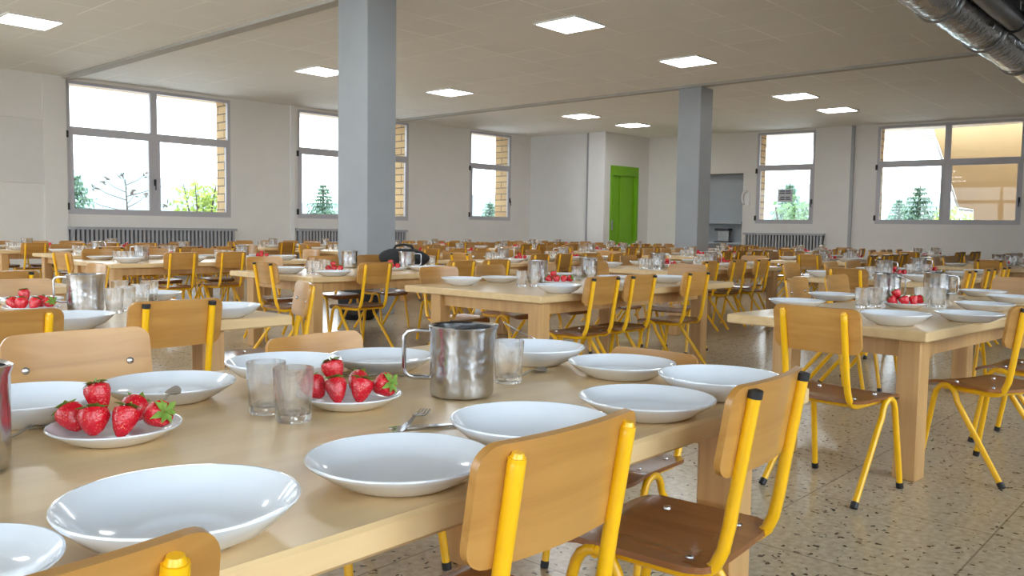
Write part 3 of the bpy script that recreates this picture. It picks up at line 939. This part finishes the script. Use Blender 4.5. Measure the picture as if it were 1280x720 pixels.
# --- middle table of the third row
n = TB[2, 1]
for px, py, k in ((364, 334, 'soup'), (436, 340, 'flat'), (470, 331, 'flat'), (516, 333, 'flat')): pp(n, 'plate', px, py, .049 if k == 'soup' else .036, style=k)
pp(n, 'jug', 424, 334, 0, rz=.8); put(n, 'jug', 4.95, 5.70, rz=2.3)
for px, py in ((384, 342), (395, 343), (402, 339), (412, 341), (390, 337), (470, 328), (531, 333), (539, 333)): pp(n, 'glass', px, py, 0)
pp(n, 'dish', 418, 338, .022, n=4, rz=.4); pp(n, 'dish', 507, 335, .022, n=4, rz=.4)
DONE = set(items)
for tb in tabs:
    if id(tb) in DONE: continue
    x0, x1, y0, y1 = tb.x0, tb.x1, tb.y0, tb.y1
    for k in range(4):
        x = x0 + .28 + k * .56
        for yy in (y0 + .165, y1 - .165):
            if rnd.random() < .93: put(tb, 'plate', x + rnd.uniform(-.05, .05), yy + rnd.uniform(-.02, .02), style=rnd.choice(['soup', 'soup', 'flat']))
    ym = (y0 + y1) / 2
    for q, xa in enumerate((x0 + .55, x0 + 1.62)):
        put(tb, 'jug', xa + rnd.uniform(-.06, .06), ym + rnd.uniform(-.02, .05), rz=rnd.uniform(.9, 2.2) * rnd.choice((1, -1)))
        put(tb, 'dish', xa + .3 + rnd.uniform(-.02, .02), ym + rnd.uniform(-.04, .04), n=4, rz=rnd.uniform(0, 3))
        for k in range(4):
            put(tb, 'glass', xa - .16 - (k % 2) * .09 + rnd.uniform(-.008, .008), ym - .09 + (k // 2) * .12 + rnd.uniform(-.01, .01))

# --- nudge things on a table apart until none touch
RAD = {'plate': .1365, 'dish': .1075, 'jug': .088, 'glass': .0385}
for tb in tabs:
    its = [[k, x, y, kw] for k, x, y, kw in items[id(tb)]]
    for _ in range(90):
        for a in range(len(its)):
            for b in range(a):
                A, B = its[a], its[b]
                dx, dy = A[1] - B[1], A[2] - B[2]; d = max(sqrt(dx * dx + dy * dy), 1e-4)
                need = RAD[A[0]] * A[3].get('sc', 1) + RAD[B[0]] * B[3].get('sc', 1) - (.018 if 'sc' in A[3] and A[3]['sc'] * B[3].get('sc', 1) < 1 else 0)
                if d < need:
                    m = (need - d) * .52 / d
                    A[1] += dx * m; A[2] += dy * m; B[1] -= dx * m; B[2] -= dy * m
            if tb.j or tb.i > 1:
              for A in its:
                    A[1] = min(max(A[1], tb.x0 + .10), tb.x1 - .10); A[2] = min(max(A[2], tb.y0 + .10), tb.y1 - .10)
    items[id(tb)] = [tuple(q) for q in its]
# --- build tables with everything on them
NEARNAME = {'soup': ('deep white soup plate', SOUP, 'soup_plate'), 'flat': ('flat white plate', FLAT, 'dinner_plate')}
for tb in tabs:
    ix = {(0, 0): .27, (1, 0): .33, (1, 1): .38}.get((tb.j, tb.i), .12)
    legs = (tb.x0 + .075, tb.x1 - ix, tb.y0 + .075, tb.y1 - .26)
    what = 'pale beech canteen table laid with plates, ' + tb.ph.replace(' table,', ' of the').replace('of the row', 'of the row')
    if (tb.j, tb.i) == (0, 0): what = 'long pale beech canteen table filling the foreground, closest to the camera'
    if (tb.j, tb.i) == (0, 1): what = 'pale beech canteen table with thick square legs by the open floor at the right'
    table(tb.x0, tb.x1, tb.y0, tb.y1, tb.rot, legs, what, 'wooden canteen tables', (tb.j, tb.i) not in ((0, 0), (1, 0)))
    its = sorted(items[id(tb)], key=lambda t: t[1])
    cnt = {}
    tot = {}
    for k, x, y, kw in its:
        tot[k] = tot.get(k, 0) + 1
    g = tb.ph
    for k, x, y, kw in its:
        d = proj((x, y, TOP))[2]
        if not seen((x, y, TOP + .05), 25) and not ((tb.j, tb.i) == (0, 0)): continue
        if k == 'plate':
            sw = side_word(tb, (x, y)); c = cnt.get(sw, 0); cnt[sw] = c + 1
            nm, me, on = NEARNAME[kw['style']]
            o = place(on, me, None, (x, y, TOP + .0005), (0, 0, rnd.uniform(0, 6)))
            if kw.get('sc', 1) != 1: o.scale = (kw['sc'],) * 3
            tag(o, '%s, %s on the %s, %s' % (nm, ORD[c], sw, g), 'plate', 'plates laid on the ' + g)
        elif k == 'glass':
            c = cnt.get(k, 0); cnt[k] = c + 1
            o = place('tumbler', GLASS, None, (x, y, TOP + .0005), (0, 0, rnd.uniform(0, 6)))
            tag(o, 'clear glass tumbler, %s from the near end, %s' % (ORD[c], g), 'glass', 'tumblers on the ' + g)
        elif k == 'jug':
            c = cnt.get(k, 0); cnt[k] = c + 1
            w = ('nearer', 'farther')[c] if tot[k] == 2 else 'only'
            t = thing('water_jug', 'stainless steel water jug with wire handle, %s jug, %s' % (w, g), 'jug', (x, y, TOP + .0005), kw['rz'], 'steel jugs on the ' + g)
            place('body', JUG[0], t); place('handle', JUG[1], t)
        elif k == 'dish':
            c = cnt.get(k, 0); cnt[k] = c + 1
            w = ('nearer', 'farther')[c] if tot[k] == 2 else 'only'
            rz = kw['rz']
            o = place('fruit_dish', DISH, None, (x, y, TOP + .0005), (0, 0, rz))
            tag(o, 'small white dish holding strawberries, %s dish, %s' % (w, g), 'dish', 'strawberry dishes on the ' + g)
            spots = list(enumerate(BSPOT))
            if kw['n'] < 6: spots = spots[:kw['n'] - 1] + spots[-1:]
            for q, (sp_, word) in spots:
                ca = YAW - pi / 2          # spots are laid out as seen from the camera's side of the table
                px_, py_ = sp_[0] * cos(ca) - sp_[1] * sin(ca), sp_[0] * sin(ca) + sp_[1] * cos(ca)
                me, lf = BERRY[(q + c) % 3]
                b = place('strawberry', me, None, (x + px_, y + py_, TOP + sp_[2] + .001), BROT[q](ca))
                tag(b, 'red strawberry %s, %s dish, %s' % (word, w, g), 'strawberry', 'strawberries on the ' + g)
                if d < 8: place('leaves', lf, b)

# ------------------------------------------------------------------ cutlery near the camera
def lay(kind, px, py, ang, lab, dz=.001, tilt=0):
    p = at(px, py, TOP + dz)
    o = place(kind, CUT[kind], None, (p.x, p.y, TOP + dz), (0, tilt, ang))
    return tag(o, lab, kind, 'cutlery on the tables')
lay('fork', 512, 531, 0.55, 'steel fork with its tines toward the left, behind the foreground flat plate')
lay('knife', 560, 533, 2.6, 'steel knife half under the deep plate in front of the jug')
lay('spoon', 655, 470, 0.2, 'steel spoon lying between the tumbler and the far plates')
lay('knife', 478, 470, -0.75, 'steel knife below the flat plate left of the jug')
lay('fork', 425, 468, -1.2, 'steel fork behind the strawberries, left of the jug handle')
lay('spoon', 20, 546, 0.6, 'steel spoon under the deep plate at the left edge')
lay('spoon', 204, 506, .8, 'steel spoon leaning on the strawberry dish at the left', .036, -.2).scale = (.72, .72, .72)
lay('spoon', 655, 419, -0.9, 'steel spoon standing in the deep plate behind the tumbler', .058, .5).scale = (.8, .8, .8)
lay('knife', 1164, 393, 0.8, 'steel knife between the two nearest plates of the right-edge table')
lay('fork', 1206, 375, 0.5, 'steel fork behind the nearest flat plate of the right-edge table')

# ------------------------------------------------------------------ chairs
SN = {}
def side_chairs(tb, xs, side, style, jit=True, off=None, jr=.08):
    for x in xs:
        k = SN.get((id(tb), side), 0)
        y = tb.y0 + .10 if side < 0 else tb.y1 - .10
        if off is not None: y = off
        jx, jy, jz = (rnd.uniform(-.025, .025), rnd.uniform(-.05, .03) * (1 if side < 0 else -1), rnd.uniform(-jr, jr)) if jit else (0, 0, 0)
        if not seen((x, y, .6), 60): continue
        SN[id(tb), side] = k + 1
        sty = style if style != '?' else rnd.choice('yk')
        chair(x + jx, y + jy, (0 if side < 0 else pi) + jz, sty, 'yellow-framed plywood chair, %s on the %s, %s' % (ORD[k], 'near side' if side < 0 else 'window side', tb.ph), 'chairs around the ' + tb.ph)
def end_chairs(tb, ys, end, style, turn=0, dx=0):
    for k, y in enumerate(ys):
        x = tb.x0 - .10 if end < 0 else tb.x1 + .10 - .12
        x = tb.x0 + .03 - .12 if end < 0 else tb.x1 - .03 + .12
        x += dx
        jx, jz = rnd.uniform(-.03, .03), rnd.uniform(-.12, .12)
        if not seen((x, y, .6), 60): continue
        sty = style if style != '?' else rnd.choice('yk')
        chair(x + jx, y, (-pi / 2 if end < 0 else pi / 2) + jz + turn, sty, 'yellow-framed plywood chair, %s at the %s end, %s' % (ORD[k], 'near' if end < 0 else 'far', tb.ph), 'chairs around the ' + tb.ph)

n = TB[0, 0]
lab = 'yellow-framed plywood chair %s, table closest to the camera'
gp = 'chairs around the table closest to the camera'
chair(.205, .875, -.03, 'y', lab % 'cut off at the bottom left corner', gp)
chair(.87, .885, .0, 'y', lab % 'centre front, its yellow post tips flattened', gp)
chair(1.43, .865, .07, 'k', lab % 'at the corner, with black post caps', gp)
chair(.79, 1.90, pi - .02, 'y', lab % 'at left on the window side', gp)
low = chair(1.41, 1.80, pi + .06, 'y', lab % 'second on the window side', gp)
low.scale = (1, 1, .93)
small = chair(1.93, 1.32, pi / 2 + .02, 'y', lab % 'small and low, at the far end', gp)
small.scale = (.87, .87, .87)
n = TB[0, 1]
lab = 'yellow-framed plywood chair %s, table at the right edge'
gp = 'chairs around the table at the right edge'
chair(3.17, 1.17, -pi / 2 - .12, 'y', lab % 'at the near end with flattened post tips', gp)
chair(3.82, .82, -.42, 'k', lab % 'first on the near side', gp)
chair(4.45, .80, -0.1, 'k', lab % 'second on the near side', gp)
for k, x in enumerate((4.85, 5.45)): chair(x, 1.86, pi + rnd.uniform(-.1, .1), 'y', lab % ('%s on the window side' % ORD[k]), gp)
chair(6.0, 1.16, pi / 2, 'y', lab % 'at the far end', gp)
for tb in tabs:
    if tb.j == 0 and tb.i < 2: continue
    if (tb.j, tb.i) == (1, 1):
        side_chairs(tb, (3.94, 4.335, 5.0), -1, 'k', False, 3.03); side_chairs(tb, (3.95, 4.5, 5.05, 5.68), 1, 'y'); end_chairs(tb, (3.5,), 1, 'y'); continue
    if (tb.j, tb.i) == (1, 0):
        side_chairs(tb, (.83,), -1, 'y', False, 2.95); side_chairs(tb, (1.38,), -1, 'k', False, 2.99); side_chairs(tb, (.4, .92, 1.36), 1, 'y'); end_chairs(tb, (3.42,), 1, 'y', -.5, .03); continue
    if (tb.j, tb.i) == (2, 1):
        side_chairs(tb, (4.0, 4.92, 5.4), -1, 'y'); side_chairs(tb, (3.9, 4.5, 5.1), 1, 'k'); end_chairs(tb, (5.42,), -1, 'k', 0, .1); continue
    if (tb.j, tb.i) == (3, 1):
        side_chairs(tb, (3.86, 4.36), -1, 'y'); side_chairs(tb, (3.6, 4.2, 4.8), 1, 'k'); end_chairs(tb, (8.15,), -1, 'y'); end_chairs(tb, (8.3,), 1, 'y'); continue
    if (tb.j, tb.i) == (1, 2):
        side_chairs(tb, (7.1, 7.68, 8.2), -1, 'k'); side_chairs(tb, (7.2, 7.8, 8.4), 1, 'y'); end_chairs(tb, (4.5,), 1, 'y'); continue
    if (tb.j, tb.i) == (0, 2):
        side_chairs(tb, (7.3, 7.9, 8.5), -1, 'k'); side_chairs(tb, (7.3, 8.0, 8.6), 1, 'y'); end_chairs(tb, (2.42,), -1, 'y'); continue
    xs = [tb.x0 + .38 + .48 * k for k in range(4)]
    st = rnd.choice('yk')
    side_chairs(tb, xs, -1, st); side_chairs(tb, xs, 1, '?')
    if rnd.random() < .8: end_chairs(tb, ((tb.y0 + tb.y1) / 2 - .1,), -1, '?')
    if rnd.random() < .7: end_chairs(tb, ((tb.y0 + tb.y1) / 2 - .1,), 1, '?')

# ------------------------------------------------------------------ bags and the serving box
def bag(loc, size, label, rz):
    t = thing('backpack', label, 'bag', loc, rz)
    w, dpt, h = size
    mb = MB(); N, K = 20, 9
    vs = []
    for k in range(K):
        f = k / (K - 1); s = sin(pi * (.12 + .80 * f)) ** .45; 
        for j in range(N):
            a = 2 * pi * j / N
            e = 1 + .06 * sin(3 * a + f * 5) + .04 * sin(7 * a - f * 3)
            ca, sa = cos(a), sin(a)
            vs.append((w / 2 * s * e * (abs(ca) ** .6) * (1 if ca > 0 else -1), dpt / 2 * s * e * (abs(sa) ** .6) * (1 if sa > 0 else -1), h * f))
    fs = [(k * N + j, k * N + (j + 1) % N, (k + 1) * N + (j + 1) % N, (k + 1) * N + j) for k in range(K - 1) for j in range(N)]
    fs += [tuple(range(N - 1, -1, -1)), tuple(range((K - 1) * N, K * N))]
    mb.add(vs, fs, 'bag', True); mb.build('body', t)
    mb = MB(); mb.tube([(-w * .2, 0, h * .95), (-w * .16, 0, h * 1.16), (0, 0, h * 1.24), (w * .16, 0, h * 1.16), (w * .2, 0, h * .95)], .012, 'black', 8); mb.build('carry_strap', t)
    mb = MB(); mb.rbox((-w * .3, -dpt * .56, h * .12), (w * .3, -dpt * .42, h * .5), 'bag', .02); mb.build('front_pocket', t)
p = at(492, 329, TOP)
bag((5.17, 6.0, TOP + .001), (.46, .26, .17), 'slumped black backpack on the third-row table before the left pillar', -.7)
bag((5.42, 7.0, 0.0), (.42, .26, .36), 'black backpack standing on the floor at the foot of the left pillar', -.8)
tb = TB.get((3, 4))
if tb:
    v = ray(908, 306); q = (tb.y1 - .32) / v[1]
    if tb.x0 + .3 < v[0] * q < tb.x1 - .3:
        bag((v[0] * q, v[1] * q, TOP + .001), (.5, .3, .17), 'black bag on a far table in front of the grey hatch', -.7)
# dispenser on the hatch shelf
t = thing('drink_dispenser', 'small grey dispenser on the low shelf of the grey hatch', 'dispenser', XR @ Vector((h1 - .55, .14, .7205)))
xfd = Matrix.Translation(-t.location) @ XR
mb = MB(); mb.x = xfd; mb.rbox((h1 - .75, .02, .7205), (h1 - .35, .28, .75), 'darkgap'); mb.build('base', t)
mb = MB(); mb.x = xfd; mb.rbox((h1 - .7, .14, .75), (h1 - .4, .28, 1.02), 'pipe'); mb.build('body', t)
mb = MB(); mb.x = xfd; mb.rbox((h1 - .74, .03, 1.02), (h1 - .36, .28, 1.08), 'darkgap'); mb.build('top', t)

# ------------------------------------------------------------------ outside
mb = MB(); mb.box((-90, -90, -.6), (160, 160, -.5), 'bounce_ground'); tag(mb.build('ground'), kind='structure')
mb = MB(); N = 60
vs, fs = [], []
for k in range(N + 1):
    a = -.6 + 3.0 * k / N
    r = 170
    h = 9 + 2.2 * sin(k * .37) + 1.3 * sin(k * .91 + 1)
    c, s = cos(a), sin(a)
    vs += [(r * c, r * s, -2), ((r + 12) * c, (r + 12) * s, h), ((r + 60) * c, (r + 60) * s, -2)]
for k in range(N):
    for q in range(2): fs.append((k * 3 + q, k * 3 + 3 + q, k * 3 + 4 + q, k * 3 + 1 + q))
mb.add(vs, fs, 'hill', True); tag(mb.build('hills'), kind='structure')

def leafball(mb, c, r, n, key, size):
    for _ in range(n):
        d = Vector((rnd.gauss(0, 1), rnd.gauss(0, 1), rnd.gauss(0, 1))).normalized() * r * rnd.random() ** .4
        p = Vector(c) + d
        u = Vector((rnd.gauss(0, 1), rnd.gauss(0, 1), rnd.gauss(0, 1))).normalized(); w = u.orthogonal().normalized()
        s = size * rnd.uniform(.6, 1.3)
        mb.add([p - u * s, p + w * s * .5, p + u * s, p - w * s * .5], [(0, 1, 2, 3)], key)
def conifer(loc, h, r, label):
    t = thing('conifer_tree', label, 'tree', loc)
    mb = MB(); mb.tube([(0, 0, 0), (0, 0, h * .5), (0, 0, h * .97)], [.18, .1, .02], 'trunk', 8); mb.build('trunk', t)
    mb = MB()
    L = int(h * 7)
    for k in range(L):
        f = k / L; z = h * (.06 + .92 * f); rr = (r * (1 - f) ** .8 + .06) * (1 if k % 2 else .82)
        nb = 11
        for j in range(nb):
            a = 2 * pi * (j / nb) + k * .7 + rnd.uniform(-.25, .25)
            ln = rr * rnd.uniform(.7, 1.15)
            ax = Vector((cos(a), sin(a), -.22)) * ln; root = Vector((0, 0, z))
            sd = Vector((-sin(a), cos(a), 0))
            for q in range(5):
                p = root + ax * (.22 + .78 * q / 4) + Vector((0, 0, .06 * q / 4)); w = ln * .13 * (1.35 - .22 * q) + .03
                e = ax.normalized() * w * 1.1
                for sg in (-1, 1):
                    tip = p + sd * sg * w * 1.3 + e * .7 + Vector((0, 0, rnd.uniform(-.2, .04)))
                    mb.add([p - e * .5, tip, p + e * .5], [(0, 1, 2)], 'conifer')
    mb.build('foliage', t)
def bush(loc, h, r, key, label, cat='shrub', name='shrub'):
    t = thing(name, label, cat, loc)
    mb = MB()
    for k in range(5): mb.tube([(0, 0, 0), (cos(k * 1.3) * r * .3, sin(k * 1.3) * r * .3, h * .5), (cos(k * 1.3) * r * .5, sin(k * 1.3) * r * .5, h * .85)], [.06, .035, .012], 'trunk', 6)
    mb.build('stem', t)
    mb = MB()
    for k in range(16):
        a = rnd.uniform(0, 6.28); q = rnd.random() ** .5 * r * .7
        leafball(mb, (cos(a) * q, sin(a) * q, h * rnd.uniform(.35, .85)), r * .45, 55, key, .1)
    mb.build('foliage', t)
def out_at(px, D):      # ground point seen in column px, D metres ahead of the camera
    r = ray(px, 300); r = r * (D / Vector((r[0], r[1])).length); return (r[0], r[1], -.5)
def top_h(py, D, px):   # height that reaches image row py at distance D
    r = ray(px, py); k = D / Vector((r[0], r[1])).length; return EYE + r[2] * k + .5
def C_(px, py, D, r, lab): conifer(out_at(px, D), top_h(py, D, px), r, lab)
C_(92, 212, 26, 1.3, 'hazy dark conifer at the left edge of the leftmost window')
C_(404, 226, 36, 1.5, 'hazy conifer seen through the window left of the pillar')
C_(612, 250, 42, 1.3, 'faint small conifer seen through the third left window')
C_(985, 226, 36, 1.5, 'green conifer outside the narrow right window')
C_(1147, 228, 30, 1.5, 'taller hazy conifer outside the wide right window')
C_(1122, 246, 46, 1.3, 'smaller hazy conifer outside the wide right window')
bush(out_at(252, 30), top_h(212, 30, 252), 1.1, 'willow', 'yellow-green willow outside the right pane of the leftmost window', 'tree', 'willow_tree')
bush(out_at(985, 30), top_h(243, 30, 985), 1.1, 'leaf', 'broad green shrub outside the narrow right window')
bush(out_at(1176, 34), top_h(258, 34, 1176), 1.2, 'willow', 'pale green shrub behind the mullion of the wide right window')
bush(out_at(1213, 40), top_h(262, 40, 1213), 1.3, 'willow', 'pale green shrub below the tan wing outside')
# bare sapling outside the leftmost window
q = out_at(158, 27); hh = top_h(224, 27, 158)
t = thing('sapling', 'thin bare sapling with few leaves outside the leftmost window', 'tree', q)
mb = MB(); mb.tube([(0, 0, 0), (.05, 0, hh * .6), (0, 0, hh)], [.04, .03, .012], 'trunk', 6)
tips = []
for k in range(9):
    a = k * 2.4; z = hh * (.62 + .04 * k); e = Vector((cos(a) * (1.2 - .06 * k), sin(a) * (1.2 - .06 * k), z + .35)); tips.append(e)
    mb.tube([(.03, 0, z), tuple(Vector((.03, 0, z)).lerp(e, .6) + Vector((0, 0, -.05))), tuple(e)], [.014, .01, .006], 'trunk', 5)
mb.build('stem', t)
mb = MB()
for e in tips: leafball(mb, e, .12, 6, 'trunk', .09)
mb.build('foliage', t)

# tan wing of the building outside the wide right window, eaves beyond both right windows
dn = Vector((-rd[1], rd[0], 0))
out_n = Vector((XR[0][1], XR[1][1], 0))
def on_plane(px, py, off):      # point of the vertical plane OFF metres outside the right wall
    r = ray(px, py); n3 = out_n; p0 = Vector((RP[0], RP[1], 0)) + n3 * off
    k = n3.dot(p0 - Vector((0, 0, EYE))) / n3.dot(r); return Vector((0, 0, EYE)) + r * k
poly = [on_plane(*q, 2.2) for q in ((1166, 158), (1166 + 0, 150), (1420, 132), (1420, 300), (1217, 285), (1217, 261), (1199, 259))]
t = thing('building_wing', 'tan rendered building wing with slanted edge outside the wide right window', 'building', (poly[5] + out_n).to_tuple()[:2] + (-.5,))
mb = MB(); mb.x = Matrix.Translation(-t.location); mb.prism(poly, out_n * 3.0, 'tan'); mb.build('wall', t)
low = [on_plane(*q, 2.2) for q in ((1217, 285), (1420, 300))]
mb = MB(); mb.x = Matrix.Translation(-t.location)
mb.prism([low[0], low[1], Vector((low[1].x, low[1].y, -.5)), Vector((low[0].x, low[0].y, -.5))], out_n * 2.6, 'tan'); mb.build('base_wall', t)
mb = MB(); mb.x = Matrix.Translation(-t.location)
for a, b in (((1166, 160), (1199, 259)), ((1199, 260.5), (1217, 262.5))):
    A, B = on_plane(*a, 2.19), on_plane(*b, 2.19); dd = (B - A).normalized(); nn = out_n.cross(dd) * .05
    mb.prism([A, B, B + nn, A + nn], out_n * -.02, 'concrete')
mb.build('edge_trim', t)
t = thing('roof_eave', 'pale concrete roof eave outside the right windows', 'eave', (XR @ Vector((sr_(1.9), 3.2, 3.9))).to_tuple())
mb = MB(); mb.x = Matrix.Translation(-t.location) @ XR
mb.box((sr_(-1), 2.6, 3.5), (sr_(5.1), 4.2, 3.62), 'concrete'); mb.box((sr_(-1), 2.5, 3.46), (sr_(5.1), 2.6, 3.66), 'concrete'); mb.build('slab', t)
mb = MB(); mb.x = Matrix.Translation(-t.location) @ XR
for s in (-.6, 3.1): mb.box((sr_(s), 2.9, -.5), (sr_(s) + .12, 3.02, 3.5), 'concrete')
mb.build('post', t)

# ------------------------------------------------------------------ light and view
w = bpy.data.worlds.new('sky'); SC.world = w; w.use_nodes = True
bg = w.node_tree.nodes['Background']
bg.inputs['Color'].default_value = (0.84, 0.93, 1.0, 1)
bg.inputs['Strength'].default_value = SKY
SC.view_settings.view_transform = 'Standard'
SC.view_settings.look = 'None'
SC.view_settings.gamma = 1.0
SC.view_settings.use_curve_mapping = False
SC.view_settings.exposure = 1.0
cy = SC.cycles
cy.use_denoising = True
cy.caustics_reflective = False
cy.caustics_refractive = False
cy.max_bounces = 14
cy.diffuse_bounces = 8
cy.glossy_bounces = 6
cy.transparent_max_bounces = 24
cy.sample_clamp_indirect = 6
